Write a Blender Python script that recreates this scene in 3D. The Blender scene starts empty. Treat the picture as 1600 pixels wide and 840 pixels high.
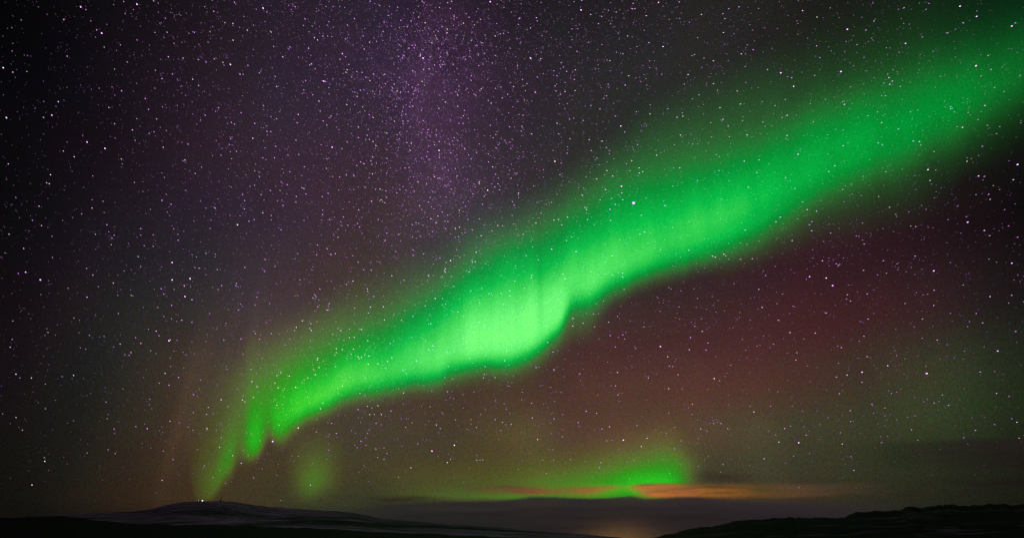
import bpy, math, random
import numpy as np
from mathutils import Vector, Matrix

R = math.radians
rng = np.random.default_rng(7)
random.seed(7)
sc = bpy.context.scene
col = sc.collection

# ------------------------------------------------------------------ camera
W, H, F = 1600.0, 840.0, 888.9            # reference frame, focal length in its pixels (20 mm lens)
PITCH = math.atan(421 / F)                # the true horizon lies just under the bottom edge
cd = bpy.data.cameras.new('camera'); cam = bpy.data.objects.new('camera', cd); col.objects.link(cam)
cam.location = (0, 0, 0); cam.rotation_euler = (math.pi / 2 + PITCH, 0, 0)
cd.lens = 20.0; cd.sensor_width = 36.0; cd.clip_start = 0.5; cd.clip_end = 3.0e6
sc.camera = cam

# direction in the world for a point of the survey photograph, and back
def dirv(px, py):
    px = np.asarray(px, float); py = np.asarray(py, float)
    cx = (px - W / 2) / F; cy = (H / 2 - py) / F
    y = math.cos(PITCH) - cy * math.sin(PITCH); z = math.sin(PITCH) + cy * math.cos(PITCH)
    d = np.stack([cx, y, z], -1)
    return d / np.linalg.norm(d, axis=-1, keepdims=True)
def azel(px, py):
    d = dirv(px, py)
    return np.arctan2(d[..., 0], d[..., 1]), np.arcsin(d[..., 2])
def proj(d):
    f = d[..., 1] * math.cos(PITCH) + d[..., 2] * math.sin(PITCH)
    u = -d[..., 1] * math.sin(PITCH) + d[..., 2] * math.cos(PITCH)
    f = np.maximum(f, 0.05)
    return W / 2 + F * d[..., 0] / f, H / 2 - F * u / f
def from_azel(a, e):
    return np.stack([np.sin(a) * np.cos(e), np.cos(a) * np.cos(e), np.sin(e)], -1)
def lin(c):
    c = np.asarray(c, float) / 255.0
    return np.where(c <= 0.04045, c / 12.92, ((c + 0.055) / 1.055) ** 2.4)

# ------------------------------------------------------------------ night sky (world)
SKY_X = [0, 100, 200, 300, 400, 500, 600, 700, 800, 900, 1000, 1100, 1200, 1300, 1400, 1500, 1600]
SKY_Y = [0, 100, 200, 300, 400, 500, 600, 680, 740, 775, 800, 840]
SKY = [
 [(4,4,6),(9,8,12),(17,14,21),(26,20,28),(33,25,36),(37,28,42),(38,29,43),(36,28,40),(34,28,38),(33,29,34),(32,30,32),(31,31,31),(29,29,29),(28,30,28),(22,30,24),(14,30,22),(8,26,18)],
 [(6,5,9),(12,10,16),(22,17,26),(34,25,37),(43,32,48),(48,36,54),(48,37,56),(50,38,60),(46,37,52),(42,38,44),(40,40,41),(40,41,40),(38,40,38),(34,40,34),(26,40,28),(18,36,24),(12,30,18)],
 [(9,8,13),(16,12,19),(26,19,29),(38,29,41),(48,37,51),(53,40,58),(52,39,57),(58,44,68),(51,43,55),(47,45,48),(46,48,45),(44,46,42),(42,44,40),(36,38,34),(30,32,28),(26,26,22),(18,16,14)],
 [(10,9,13),(20,16,23),(30,21,32),(42,32,43),(54,39,56),(58,42,60),(55,42,54),(60,46,66),(55,48,58),(52,50,50),(48,50,46),(46,48,42),(44,44,40),(40,38,34),(36,30,30),(26,18,22),(14,11,13)],
 [(12,10,14),(24,18,26),(34,28,36),(44,38,44),(60,44,58),(62,48,56),(62,54,52),(64,60,62),(60,58,58),(56,54,52),(54,46,46),(52,38,42),(50,30,38),(50,27,38),(44,21,32),(36,16,26),(20,10,18)],
 [(15,12,17),(28,22,28),(38,36,38),(52,44,46),(72,56,60),(74,62,58),(70,64,58),(66,62,56),(62,52,50),(62,40,44),(62,36,44),(64,36,44),(68,36,42),(66,36,40),(60,36,40),(44,34,36),(28,28,26)],
 [(21,16,21),(30,26,28),(40,40,38),(68,54,46),(74,66,56),(76,66,56),(72,58,48),(70,56,48),(74,54,48),(80,52,46),(84,54,46),(82,50,48),(76,48,46),(64,50,44),(54,54,42),(44,54,38),(26,36,26)],
 [(20,17,18),(28,26,24),(40,40,34),(66,56,44),(66,56,44),(70,62,48),(66,60,46),(72,60,48),(86,74,50),(88,62,52),(92,66,52),(82,66,50),(64,62,48),(58,58,44),(54,60,42),(44,54,36),(30,36,26)],
 [(20,18,16),(32,28,26),(46,36,30),(62,48,36),(62,54,38),(66,60,38),(68,60,40),(70,62,40),(74,66,38),(76,66,40),(76,66,44),(60,58,46),(58,56,44),(50,48,36),(44,42,32),(36,34,28),(28,28,22)],
 [(18,17,15),(30,26,22),(48,36,28),(62,46,34),(60,52,36),(58,56,38),(58,56,38),(62,58,38),(64,58,38),(66,58,40),(66,56,40),(62,52,38),(58,50,36),(50,44,34),(42,38,32),(34,34,26),(26,26,22)],
 [(16,16,13),(26,23,20),(40,31,26),(50,38,30),(52,44,34),(48,50,40),(48,52,42),(50,48,44),(50,44,44),(56,46,42),(54,46,44),(48,44,46),(44,42,46),(40,40,40),(36,36,34),(30,30,26),(24,24,20)],
 [(12,12,10),(18,17,15),(26,22,20),(30,26,24),(34,30,28),(36,36,32),(38,38,36),(40,38,38),(40,38,40),(42,38,38),(42,38,40),(40,38,42),(36,34,38),(32,32,32),(28,28,26),(24,24,20),(18,18,14)],
]
SKYL = lin(np.array(SKY, float))
def sky_at(px, py):
    x = np.clip(px, SKY_X[0], SKY_X[-1]); y = np.clip(py, SKY_Y[0], SKY_Y[-1])
    i = int(np.clip(np.searchsorted(SKY_X, x) - 1, 0, len(SKY_X) - 2)); j = int(np.clip(np.searchsorted(SKY_Y, y) - 1, 0, len(SKY_Y) - 2))
    u = (x - SKY_X[i]) / (SKY_X[i + 1] - SKY_X[i]); v = (y - SKY_Y[j]) / (SKY_Y[j + 1] - SKY_Y[j])
    return (SKYL[j, i] * (1 - u) + SKYL[j, i + 1] * u) * (1 - v) + (SKYL[j + 1, i] * (1 - u) + SKYL[j + 1, i + 1] * u) * v

world = bpy.data.worlds.new('World'); sc.world = world; world.use_nodes = True
nt = world.node_tree; N = nt.nodes; L = nt.links
for n in list(N): N.remove(n)
def nd(t, tree=None, **kw):
    n = (tree or nt).nodes.new(t)
    for k, v in kw.items(): setattr(n, k, v)
    return n
def mth(op, a, b=None, c=None, tree=None, clamp=False):
    t = tree or nt
    n = t.nodes.new('ShaderNodeMath'); n.operation = op; n.use_clamp = clamp
    for i, v in enumerate((a, b, c)):
        if v is None: continue
        if isinstance(v, (int, float)): n.inputs[i].default_value = v
        else: t.links.new(v, n.inputs[i])
    return n.outputs[0]
tc = nd('ShaderNodeTexCoord'); sep = nd('ShaderNodeSeparateXYZ'); L.new(tc.outputs['Generated'], sep.inputs[0])
AZ = R(66); EMAX = R(70); NROW = 15
az = mth('ARCTAN2', sep.outputs[0], sep.outputs[1])
azf = mth('MULTIPLY_ADD', az, 1 / (2 * AZ), 0.5, clamp=True)
el = mth('MAXIMUM', mth('ARCSINE', sep.outputs[2]), 0.0)
wf = mth('MINIMUM', mth('SQRT', mth('DIVIDE', el, EMAX)), 1.0)
NS = 27
total = None
for i in range(NROW):
    e = EMAX * (i / (NROW - 1)) ** 2
    cr = nd('ShaderNodeValToRGB'); cr.color_ramp.interpolation = 'CARDINAL'
    els = cr.color_ramp.elements
    for k in range(NS):
        t = k / (NS - 1); a = (t - 0.5) * 2 * AZ
        x, y = proj(from_azel(np.array(a), np.array(e)))
        c = sky_at(float(x), float(y))
        fade = 0.75 if abs(a) > R(60) else 1.0
        p = els[0] if k == 0 else (els[1] if k == NS - 1 else els.new(t))
        if k == NS - 1: p = els[len(els) - 1]
        p.position = t
        p.color = (*[float(v) * fade for v in c], 1)
    L.new(azf, cr.inputs[0])
    # triangular weight of this elevation row, smoothed
    d = mth('ABSOLUTE', mth('SUBTRACT', mth('MULTIPLY', wf, float(NROW - 1)), float(i)))
    w = mth('SUBTRACT', 1.0, d, clamp=True)
    w = mth('MULTIPLY', mth('MULTIPLY', w, w), mth('SUBTRACT', 3.0, mth('MULTIPLY', w, 2.0)))
    w = mth('MULTIPLY_ADD', w, 0.5, mth('MULTIPLY', mth('SUBTRACT', 1.0, d, clamp=True), 0.5))
    vm = nd('ShaderNodeVectorMath', operation='SCALE'); L.new(cr.outputs[0], vm.inputs[0]); L.new(w, vm.inputs['Scale'])
    if total is None: total = vm.outputs[0]
    else:
        ad = nd('ShaderNodeVectorMath', operation='ADD'); L.new(total, ad.inputs[0]); L.new(vm.outputs[0], ad.inputs[1]); total = ad.outputs[0]
# milky way: a mottled violet glow with dust lanes
def blob(px, py, sa, se, tilt=0.0):
    a0, e0 = azel(px, py); a0 = float(a0); e0 = float(e0)
    da = mth('SUBTRACT', az, a0); de = mth('SUBTRACT', el, e0)
    ca, sa_ = math.cos(tilt), math.sin(tilt)
    u = mth('ADD', mth('MULTIPLY', da, ca), mth('MULTIPLY', de, sa_)); v = mth('SUBTRACT', mth('MULTIPLY', de, ca), mth('MULTIPLY', da, sa_))
    q = mth('ADD', mth('POWER', mth('DIVIDE', u, R(sa)), 2.0), mth('POWER', mth('DIVIDE', v, R(se)), 2.0))
    return mth('EXPONENT', mth('MULTIPLY', q, -1.0))
def noise(scale, detail, rough=0.55, src=None):
    n = nd('ShaderNodeTexNoise'); n.inputs['Scale'].default_value = scale; n.inputs['Detail'].default_value = detail; n.inputs['Roughness'].default_value = rough
    L.new(src or tc.outputs['Generated'], n.inputs['Vector']); return n
def addcol(total, fac, rgb):
    s = nd('ShaderNodeVectorMath', operation='SCALE'); s.inputs[0].default_value = rgb; L.new(fac, s.inputs['Scale'])
    ad = nd('ShaderNodeVectorMath', operation='ADD'); L.new(total, ad.inputs[0]); L.new(s.outputs[0], ad.inputs[1]); return ad.outputs[0]
mw = mth('ADD', blob(690, 190, 4.5, 14, R(-4)), mth('MULTIPLY', blob(640, 60, 9, 11), 0.4))
mn = mth('POWER', noise(14, 6, 0.68).outputs[0], 2.2)
total = addcol(total, mth('MULTIPLY', mth('MULTIPLY', mw, mn), 0.05), (1.0, 0.32, 1.15))
total = addcol(total, mth('MULTIPLY', blob(655, 150, 1.1, 6), mth('MULTIPLY', noise(60, 4, .7).outputs[0], 0.02)), (0.9, 0.4, 1.1))
total = addcol(total, blob(970, 843, 3.6, 1.5), (0.19, 0.09, 0.018))  # warm town glow in the horizon haze, painted into the sky emission
# faint tall rays and the greenish patches of airglow
for (x, y, a, e, g, c) in [(290, 640, 1.0, 7.5, .005, (1.3, .75, .4)), (281, 650, .45, 6, .008, (1.4, .7, .45)), (312, 610, .5, 5, .006, (1.3, .75, .45)), (394, 520, .5, 4.5, .007, (1.1, .9, .6)), (352, 560, .4, 5, .004, (1.3, .8, .5)), (835, 690, 2.2, 3.2, .010, (.9, 1.1, .2)), (1190, 690, 2.0, 4.0, .006, (.9, 1.3, .5)), (1480, 590, 4.0, 4.0, .008, (.5, 1.3, .35))]:
    total = addcol(total, mth('MULTIPLY', blob(x, y, a, e), g), c)
# large soft unevenness and grain of the unresolved stars
big = noise(3.5, 4, .5)
sc1 = nd('ShaderNodeVectorMath', operation='SCALE'); L.new(total, sc1.inputs[0]); L.new(mth('MULTIPLY_ADD', big.outputs[0], 0.5, 0.76), sc1.inputs['Scale'])
chn = noise(4.2, 5, .6)
chm = nd('ShaderNodeVectorMath', operation='MULTIPLY_ADD'); L.new(chn.outputs['Color'], chm.inputs[0]); chm.inputs[1].default_value = (0.55, 0.5, 0.5); chm.inputs[2].default_value = (.71, .74, .64)
sc2 = nd('ShaderNodeVectorMath', operation='MULTIPLY'); L.new(sc1.outputs[0], sc2.inputs[0]); L.new(chm.outputs[0], sc2.inputs[1])
gr = noise(560, 2, .75)
gm = nd('ShaderNodeVectorMath', operation='MULTIPLY_ADD'); L.new(gr.outputs['Color'], gm.inputs[0]); gm.inputs[1].default_value = (2.4, 2.4, 2.4); gm.inputs[2].default_value = (-.2, -.2, -.2)
mx = nd('ShaderNodeVectorMath', operation='MULTIPLY'); L.new(sc2.outputs[0], mx.inputs[0]); L.new(gm.outputs[0], mx.inputs[1])
# what is left of the daylight sky: the sun is far under the horizon
sky = nd('ShaderNodeTexSky'); sky.sky_type = 'NISHITA'; sky.sun_disc = False; sky.sun_elevation = R(-14); sky.sun_rotation = R(200)
b1 = nd('ShaderNodeBackground'); L.new(mx.outputs[0], b1.inputs[0]); b1.inputs[1].default_value = 1.0
b2 = nd('ShaderNodeBackground'); L.new(sky.outputs[0], b2.inputs[0]); b2.inputs[1].default_value = 0.002
ash = nd('ShaderNodeAddShader'); L.new(b1.outputs[0], ash.inputs[0]); L.new(b2.outputs[0], ash.inputs[1])
wo = nd('ShaderNodeOutputWorld'); L.new(ash.outputs[0], wo.inputs[0])
world.cycles.sampling_method = 'MANUAL'; world.cycles.sample_map_resolution = 512

# faint violet fill light added behind the left shoulder to lift the hills
ld = bpy.data.lights.new('violet_fill', 'SUN'); ld.energy = 0.2; ld.angle = R(0.5); ld.color = (1.0, 0.70, 1.0)
lo = bpy.data.objects.new('violet_fill', ld); col.objects.link(lo); lo.rotation_euler = (R(52), R(-38), 0)
# town beyond the horizon whose lamps redden the underside of the clouds
ta, _ = azel(985, 838)
pl = bpy.data.lights.new('town_lights', 'POINT'); pl.energy = 3.0e9; pl.color = (1.0, 0.29, 0.03); pl.shadow_soft_size = 300
po = bpy.data.objects.new('town_lights', pl); col.objects.link(po); po.location = (49500 * math.sin(ta), 49500 * math.cos(ta), 1500)

vs = sc.view_settings; sc.display_settings.display_device = 'sRGB'
vs.view_transform = 'Standard'; vs.look = 'None'; vs.exposure = 0; vs.gamma = 1; vs.use_curve_mapping = False
sc.render.engine = 'CYCLES'
cy = sc.cycles
cy.use_denoising = True; cy.denoiser = 'OPENIMAGEDENOISE'; cy.denoising_input_passes = 'RGB'; cy.transparent_max_bounces = 48; cy.max_bounces = 3; cy.diffuse_bounces = 1
cy.glossy_bounces = 1; cy.use_adaptive_sampling = False; cy.filter_width = 1.3
cy.sample_clamp_indirect = 1.0

# ------------------------------------------------------------------ helpers
def material(name):
    m = bpy.data.materials.new(name); m.use_nodes = True
    t = m.node_tree
    for n in list(t.nodes): t.nodes.remove(n)
    out = t.nodes.new('ShaderNodeOutputMaterial')
    try: m.cycles.emission_sampling = 'NONE'
    except Exception: pass
    return m, t, out
def mesh_obj(name, verts, faces, mat, parent=None, smooth=True):
    me = bpy.data.meshes.new(name); me.from_pydata([tuple(map(float, v)) for v in verts], [], [tuple(map(int, f)) for f in faces]); me.update()
    if smooth: me.polygons.foreach_set('use_smooth', [True] * len(me.polygons))
    if mat: me.materials.append(mat)
    o = bpy.data.objects.new(name, me); col.objects.link(o)
    if parent: o.parent = parent
    return o
def tag(o, label=None, cat=None, group=None, kind=None):
    for k, v in (('label', label), ('category', cat), ('group', group), ('kind', kind)):
        if v: o[k] = v
    return o
def grid_faces(nu, nv, off=0):
    i = np.arange(nu - 1)[:, None] * nv + np.arange(nv - 1)[None, :] + off
    return np.stack([i, i + nv, i + nv + 1, i + 1], -1).reshape(-1, 4)
def smooth1(a, k, axis):
    if k < 0.3: return a
    n = int(3 * k) + 1; g = np.exp(-0.5 * (np.arange(-n, n + 1) / k) ** 2); g /= g.sum()
    p = [(0, 0)] * a.ndim; p[axis] = (n, n)
    return np.apply_along_axis(lambda v: np.convolve(v, g, 'valid'), axis, np.pad(a, p, mode='edge'))
def fbm1(x, seed, octaves=5, rough=0.55):
    r = np.random.default_rng(seed); out = 0; amp = 1
    for o in range(octaves):
        tab = r.uniform(-1, 1, 4096); f = 2 ** o; q = x * f + 1000; i = np.floor(q).astype(int); t = q - i; t = t * t * (3 - 2 * t)
        out = out + amp * (tab[i % 4096] * (1 - t) + tab[(i + 1) % 4096] * t); amp *= rough
    return out
def fbm2(x, y, seed, octaves=5, rough=0.55):
    r = np.random.default_rng(seed); out = 0; amp = 1
    for o in range(octaves):
        tab = r.uniform(-1, 1, (256, 256)); f = 2 ** o
        qx, qy = x * f + 500, y * f + 500; i = np.floor(qx).astype(int); j = np.floor(qy).astype(int); u = qx - i; v = qy - j
        u = u * u * (3 - 2 * u); v = v * v * (3 - 2 * v); g = lambda a, b: tab[a % 256, b % 256]
        out = out + amp * ((g(i, j) * (1 - u) + g(i + 1, j) * u) * (1 - v) + (g(i, j + 1) * (1 - u) + g(i + 1, j + 1) * u) * v); amp *= rough
    return out

# ------------------------------------------------------------------ ground and hills
def ground_material(name, dark, snow, cover, scale, soft=0.12, stretch=(1, 1, 1)):
    m, t, out = material(name)
    b = t.nodes.new('ShaderNodeBsdfPrincipled'); b.inputs['Roughness'].default_value = 0.9; b.inputs['Specular IOR Level'].default_value = 0.1
    geo = t.nodes.new('ShaderNodeNewGeometry'); mp = t.nodes.new('ShaderNodeMapping'); mp.inputs['Scale'].default_value = stretch
    t.links.new(geo.outputs['Position'], mp.inputs[0])
    n1 = t.nodes.new('ShaderNodeTexNoise'); n1.inputs['Scale'].default_value = scale; n1.inputs['Detail'].default_value = 9; n1.inputs['Roughness'].default_value = 0.74
    t.links.new(mp.outputs[0], n1.inputs['Vector'])
    n2 = t.nodes.new('ShaderNodeTexNoise'); n2.inputs['Scale'].default_value = scale * 0.23; n2.inputs['Detail'].default_value = 4
    t.links.new(mp.outputs[0], n2.inputs['Vector'])
    s = mth('ADD', mth('MULTIPLY', n1.outputs[0], 0.6, tree=t), mth('MULTIPLY', n2.outputs[0], 0.4, tree=t), tree=t)
    mr = t.nodes.new('ShaderNodeMapRange'); mr.inputs['From Min'].default_value = 0.62 - cover * 0.25 - soft; mr.inputs['From Max'].default_value = 0.62 - cover * 0.25 + soft
    t.links.new(s, mr.inputs['Value'])
    mixn = t.nodes.new('ShaderNodeMix'); mixn.data_type = 'RGBA'; mixn.inputs['A'].default_value = (*dark, 1); mixn.inputs['B'].default_value = (*snow, 1)
    t.links.new(mr.outputs[0], mixn.inputs['Factor']); t.links.new(mixn.outputs['Result'], b.inputs['Base Color'])
    bp = t.nodes.new('ShaderNodeBump'); bp.inputs['Strength'].default_value = 0.6; bp.inputs['Distance'].default_value = 6
    t.links.new(n1.outputs[0], bp.inputs['Height']); t.links.new(bp.outputs[0], b.inputs['Normal'])
    t.links.new(b.outputs[0], out.inputs[0]); return m
BLK = (0.005, 0.003, 0.005)
M_peat = ground_material('dark_heath', BLK, (0.010, 0.006, 0.010), 0.2, 0.02)
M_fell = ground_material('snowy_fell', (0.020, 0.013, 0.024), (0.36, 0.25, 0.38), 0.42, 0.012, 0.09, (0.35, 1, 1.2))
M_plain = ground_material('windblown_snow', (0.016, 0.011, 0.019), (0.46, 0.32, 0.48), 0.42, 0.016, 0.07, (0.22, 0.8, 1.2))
M_rock = ground_material('dark_scrub_with_snow_patches', (0.006, 0.003, 0.007), (0.20, 0.14, 0.21), 0.16, 0.034, 0.05, (0.55, 0.9, 0.8))

# ground disc, one sheet to the horizon
aa = np.linspace(-math.pi, math.pi, 181); rr = np.concatenate([[0.5], np.geomspace(5, 400000, 60)])
A, RR = np.meshgrid(aa, rr, indexing='ij')
gz = -1.7 + 0.15 * fbm2(RR * np.sin(A) / 40, RR * np.cos(A) / 40, 3, 4) * np.minimum(1, RR / 10)
gv = np.stack([RR * np.sin(A), RR * np.cos(A), np.where(RR > 3000, -1.7, gz)], -1).reshape(-1, 3)
tag(mesh_obj('ground', gv, grid_faces(len(aa), len(rr)), M_peat), kind='structure')

def hill(name, pts, R0, r1, r2, mat, jit, seed, label_z=None, rel=0.03, shape=1.6, step=0.06, power=1.0):
    """a ridge at distance R0 whose crest elevation follows the surveyed skyline; slopes fall to the plain in front and behind"""
    px = np.array([p[0] for p in pts], float); py = np.array([p[1] for p in pts], float)
    a, e = azel(px, py)
    az = np.arange(R(-62), R(62), R(step))
    el = np.interp(az, a, e)
    el = smooth1(el, 0.35 / step * 0.6, 0)
    el = el + jit / F * fbm1(np.degrees(az) * 1.1, seed, 7, 0.62)
    crest = R0 * np.tan(np.maximum(el, -0.002))
    tt = np.concatenate([np.linspace(0, 1, 70), 1 + np.linspace(0.03, 1, 14)])
    A_, T_ = np.meshgrid(az, tt, indexing='ij')
    r = np.where(T_ <= 1, r1 + (R0 - r1) * T_, R0 + (r2 - R0) * (T_ - 1))
    up = np.where(T_ <= 1, np.clip(T_, 0, 1) ** shape, 0.5 + 0.5 * np.cos(np.pi * np.clip(T_ - 1, 0, 1)))
    x, y = r * np.sin(A_), r * np.cos(A_)
    n = fbm2(x / (R0 * 0.05), y / (R0 * 0.05), seed + 5, 6, 0.55)
    env = np.clip(1 - T_, 0, 1) * np.clip(T_ * 4, 0, 1)
    z = -3 + (crest[:, None] + 3) * up + rel * np.maximum(crest[:, None], 0) * n * env
    o = mesh_obj(name, np.stack([x, y, z], -1).reshape(-1, 3), grid_faces(len(az), len(tt)), mat)
    tag(o, kind='structure'); return az, crest
FELL = [(-600,812),(0,806.5),(50,804.5),(100,802.5),(150,800.5),(200,799),(222,796.5),(245,792.5),(262,788),(275,785.3),(290,783.3),(305,782.4),(320,782),(345,782.2),(362,782.8),(375,784.3),(388,787),(410,789.5),(440,792.5),(480,795.5),(520,797.5),(550,800),(575,804.5),(590,809),(640,813),(700,820),(760,830),(800,840),(900,846),(2400,846)]
PLAIN = [(-600,846),(60,840),(150,827),(300,816),(400,808),(470,804.5),(530,806.5),(590,811),(650,814),(700,817),(750,820),(800,823.5),(870,830),(940,836.5),(1000,841.5),(1100,846),(2400,846)]
NEAR = [(-700,805),(-200,806),(0,808),(60,806),(110,807),(150,812),(190,816.5),(250,818.5),(330,820),(400,821),(470,823.5),(520,826),(580,829),(650,832),(740,836),(830,841),(920,846),(1080,843),(1180,834),(1300,826),(1450,820.5),(1600,814),(1900,812),(2400,812)]
RIGHT = [(-600,848),(960,846),(1000,840.5),(1040,834),(1070,829),(1100,822),(1130,818),(1165,812),(1190,811),(1250,808.5),(1310,807),(1328,803),(1345,799),(1380,796.5),(1409,795),(1413,792.2),(1440,791),(1480,788),(1520,787.5),(1560,787),(1600,786),(1700,785),(1900,787),(2400,790)]
az_f, cr_f = hill('far_hill', FELL, 5200, 2300, 7800, M_fell, 0.22, 11)
hill('snowfield', PLAIN, 3300, 1500, 5200, M_plain, 0.25, 21)
hill('near_slope', NEAR, 1100, 260, 1900, M_peat, 0.7, 31)
hill('right_hill', RIGHT, 1700, 420, 2900, M_rock, 1.3, 41, rel=0.04, shape=1.3, step=0.045)

# ------------------------------------------------------------------ what stands on the summit
def plain(name, rgb, rough=0.7, emit=None):
    m, t, out = material(name)
    if emit:
        e = t.nodes.new('ShaderNodeEmission'); e.inputs[0].default_value = (*rgb, 1); e.inputs[1].default_value = emit; t.links.new(e.outputs[0], out.inputs[0])
    else:
        b = t.nodes.new('ShaderNodeBsdfPrincipled'); b.inputs['Roughness'].default_value = rough
        n = t.nodes.new('ShaderNodeTexNoise'); n.inputs['Scale'].default_value = 1.3; n.inputs['Detail'].default_value = 5
        mr = t.nodes.new('ShaderNodeMix'); mr.data_type = 'RGBA'; mr.inputs['A'].default_value = (*[v * .7 for v in rgb], 1); mr.inputs['B'].default_value = (*[min(1, v * 1.2) for v in rgb], 1)
        tcn = t.nodes.new('ShaderNodeTexCoord'); t.links.new(tcn.outputs['Object'], n.inputs['Vector'])
        t.links.new(n.outputs[0], mr.inputs['Factor']); t.links.new(mr.outputs['Result'], b.inputs['Base Color']); t.links.new(b.outputs[0], out.inputs[0])
    return m
M_wall = plain('painted_boards', (0.06, 0.05, 0.05)); M_roof = plain('tarred_roof', (0.02, 0.02, 0.022)); M_steel = plain('dark_steel', (0.05, 0.05, 0.055), 0.5)
M_pane = plain('dark_glass', (0.02, 0.02, 0.03), 0.15); M_lamp = plain('lamp_light', (1.0, 0.86, 0.95), emit=2.2); M_lamp2 = plain('dim_lamp_and_handle_glow', (0.9, 0.75, 1.0), emit=0.8)
def box(x0, y0, z0, x1, y1, z1, V=None, Fc=None):
    V = [] if V is None else V; Fc = [] if Fc is None else Fc; o = len(V)
    V += [(x0,y0,z0),(x1,y0,z0),(x1,y1,z0),(x0,y1,z0),(x0,y0,z1),(x1,y0,z1),(x1,y1,z1),(x0,y1,z1)]
    Fc += [(o,o+3,o+2,o+1),(o+4,o+5,o+6,o+7),(o,o+1,o+5,o+4),(o+1,o+2,o+6,o+5),(o+2,o+3,o+7,o+6),(o+3,o,o+4,o+7)]
    return V, Fc
def tube(p, q, r, n=8, V=None, Fc=None, r2=None):
    V = [] if V is None else V; Fc = [] if Fc is None else Fc; o = len(V); p = Vector(p); q = Vector(q); d = (q - p).normalized()
    u = d.orthogonal().normalized(); w = d.cross(u); r2 = r if r2 is None else r2
    for c, rad in ((p, r), (q, r2)):
        for k in range(n): V.append(tuple(c + (u * math.cos(k * 2 * math.pi / n) + w * math.sin(k * 2 * math.pi / n)) * rad))
    for k in range(n): Fc.append((o + k, o + (k + 1) % n, o + n + (k + 1) % n, o + n + k))
    Fc.append(tuple(o + k for k in range(n))[::-1]); Fc.append(tuple(o + n + k for k in range(n))); return V, Fc
def empty(name, loc, rz=0):
    o = bpy.data.objects.new(name, None); col.objects.link(o); o.location = loc; o.rotation_euler = (0, 0, rz); return o
def summit(px, dr=0):
    a, _ = azel(px, 782); a = float(a); r = 5200 + dr
    z = float(np.interp(a, az_f, cr_f)); return (r * math.sin(a), r * math.cos(a), z - 0.3), a
loc, a = summit(313.5)
t = empty('summit_station', loc, -a)
tag(t, 'low dark station building with bright lamps on the top of the left hill', 'building')
V, Fc = box(-22, -6, -4, 20, 6, 4.2); wall = mesh_obj('wall', V, Fc, M_wall, t, False)
V = [(-23,-7,4.2),(21,-7,4.2),(21,7,4.2),(-23,7,4.2),(-23,0,7.2),(21,0,7.2)]
mesh_obj('roof', V, [(0,1,5,4),(3,4,5,2),(0,4,3),(1,2,5),(0,3,2,1)], M_roof, t, False)
for x in (-17, -9, -1, 7):
    V, Fc = box(x - 1.3, -6.12, 0.8, x + 1.3, -5.98, 2.6); w_ = mesh_obj('window', V, Fc, M_steel, t, False)
    V, Fc = box(x - 1.1, -6.2, 1.0, x + 1.1, -6.13, 2.4); mesh_obj('pane', V, Fc, M_pane, w_, False)
V, Fc = box(13, -6.15, -0.4, 14.6, -6.0, 2.4); dr_ = mesh_obj('door', V, Fc, M_steel, t, False)
V, Fc = box(14.2, -6.3, 0.9, 14.4, -6.16, 1.05); mesh_obj('glowing_handle', V, Fc, M_lamp2, dr_, False)  # the door handle is no lamp but is given an emissive glow
def ball(c, r):
    V = []; Fc = []
    for i in range(1, 6):
        for k in range(10):
            th = math.pi * i / 6; ph = k * math.pi / 5; V.append((c[0] + r * math.sin(th) * math.cos(ph), c[1] + r * math.sin(th) * math.sin(ph), c[2] + r * math.cos(th)))
    V += [(c[0], c[1], c[2] + r), (c[0], c[1], c[2] - r)]
    for i in range(4):
        for k in range(10): Fc.append((i*10+k, i*10+(k+1)%10, i*10+10+(k+1)%10, i*10+10+k))
    for k in range(10): Fc.append((50, (k+1)%10, k)); Fc.append((51, 40+k, 40+(k+1)%10))
    return V, Fc
for (x, z, r_, m_) in ((12.5, 5.0, 3.7, M_lamp), (5.5, 3.6, 2.4, M_lamp2), (-14, 3.6, 2.6, M_lamp2), (-40, 0, 0, None)):
    if not m_: continue
    V, Fc = tube((x, -9, -4), (x, -9, z - r_ * .5), 0.25); lp = mesh_obj('lamp_post', V, Fc, M_steel, t, False)
    V, Fc = ball((x, -9, z), r_); mesh_obj('lamp_globe', V, Fc, m_, lp)
loc, a = summit(345)
t = empty('radio_mast', loc, -a)
tag(t, 'thin lattice radio mast rising beside the small hut on the hilltop', 'mast')
for (x, y) in ((-2.2, -1.3), (2.2, -1.3), (0, 2.5)):
    V, Fc = tube((x, y, -3), (x * .2, y * .2, 40), 0.45, 6, r2=.3); mesh_obj('leg', V, Fc, M_steel, t)
V, Fc = [], []
for k in range(10):
    z = -1 + k * 4.1; f0 = 1 - .8 * (z + 3) / 43; f1 = 1 - .8 * (z + 7.1) / 43
    P = [(-2.2, -1.3), (2.2, -1.3), (0, 2.5)]
    for i in range(3):
        p, q = P[i], P[(i + 1) % 3]
        tube((p[0]*f0, p[1]*f0, z), (q[0]*f1, q[1]*f1, min(z + 4.1, 40)), .16, 5, V, Fc); tube((p[0]*f0, p[1]*f0, z), (q[0]*f0, q[1]*f0, z), .16, 5, V, Fc)
mesh_obj('bracing', V, Fc, M_steel, t)
V, Fc = tube((0, 0, 39), (0, 0, 47), .35, 6, r2=.15); mesh_obj('antenna', V, Fc, M_steel, t)
V, Fc = tube((0.3, -1.4, 25), (0.3, -2.6, 25), 1.9, 14, r2=2.4); mesh_obj('dish', V, Fc, M_roof, t)
loc, a = summit(344.6, -9)
t = empty('equipment_hut', loc, -a)
tag(t, 'small square black hut at the foot of the mast on the hilltop', 'hut')
V, Fc = box(-5.2, -4, -3, 5.2, 4, 7.5); mesh_obj('wall', V, Fc, M_roof, t, False)
V, Fc = box(-5.8, -4.6, 7.5, 5.8, 4.6, 8.4); mesh_obj('roof', V, Fc, M_roof, t, False)
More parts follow.
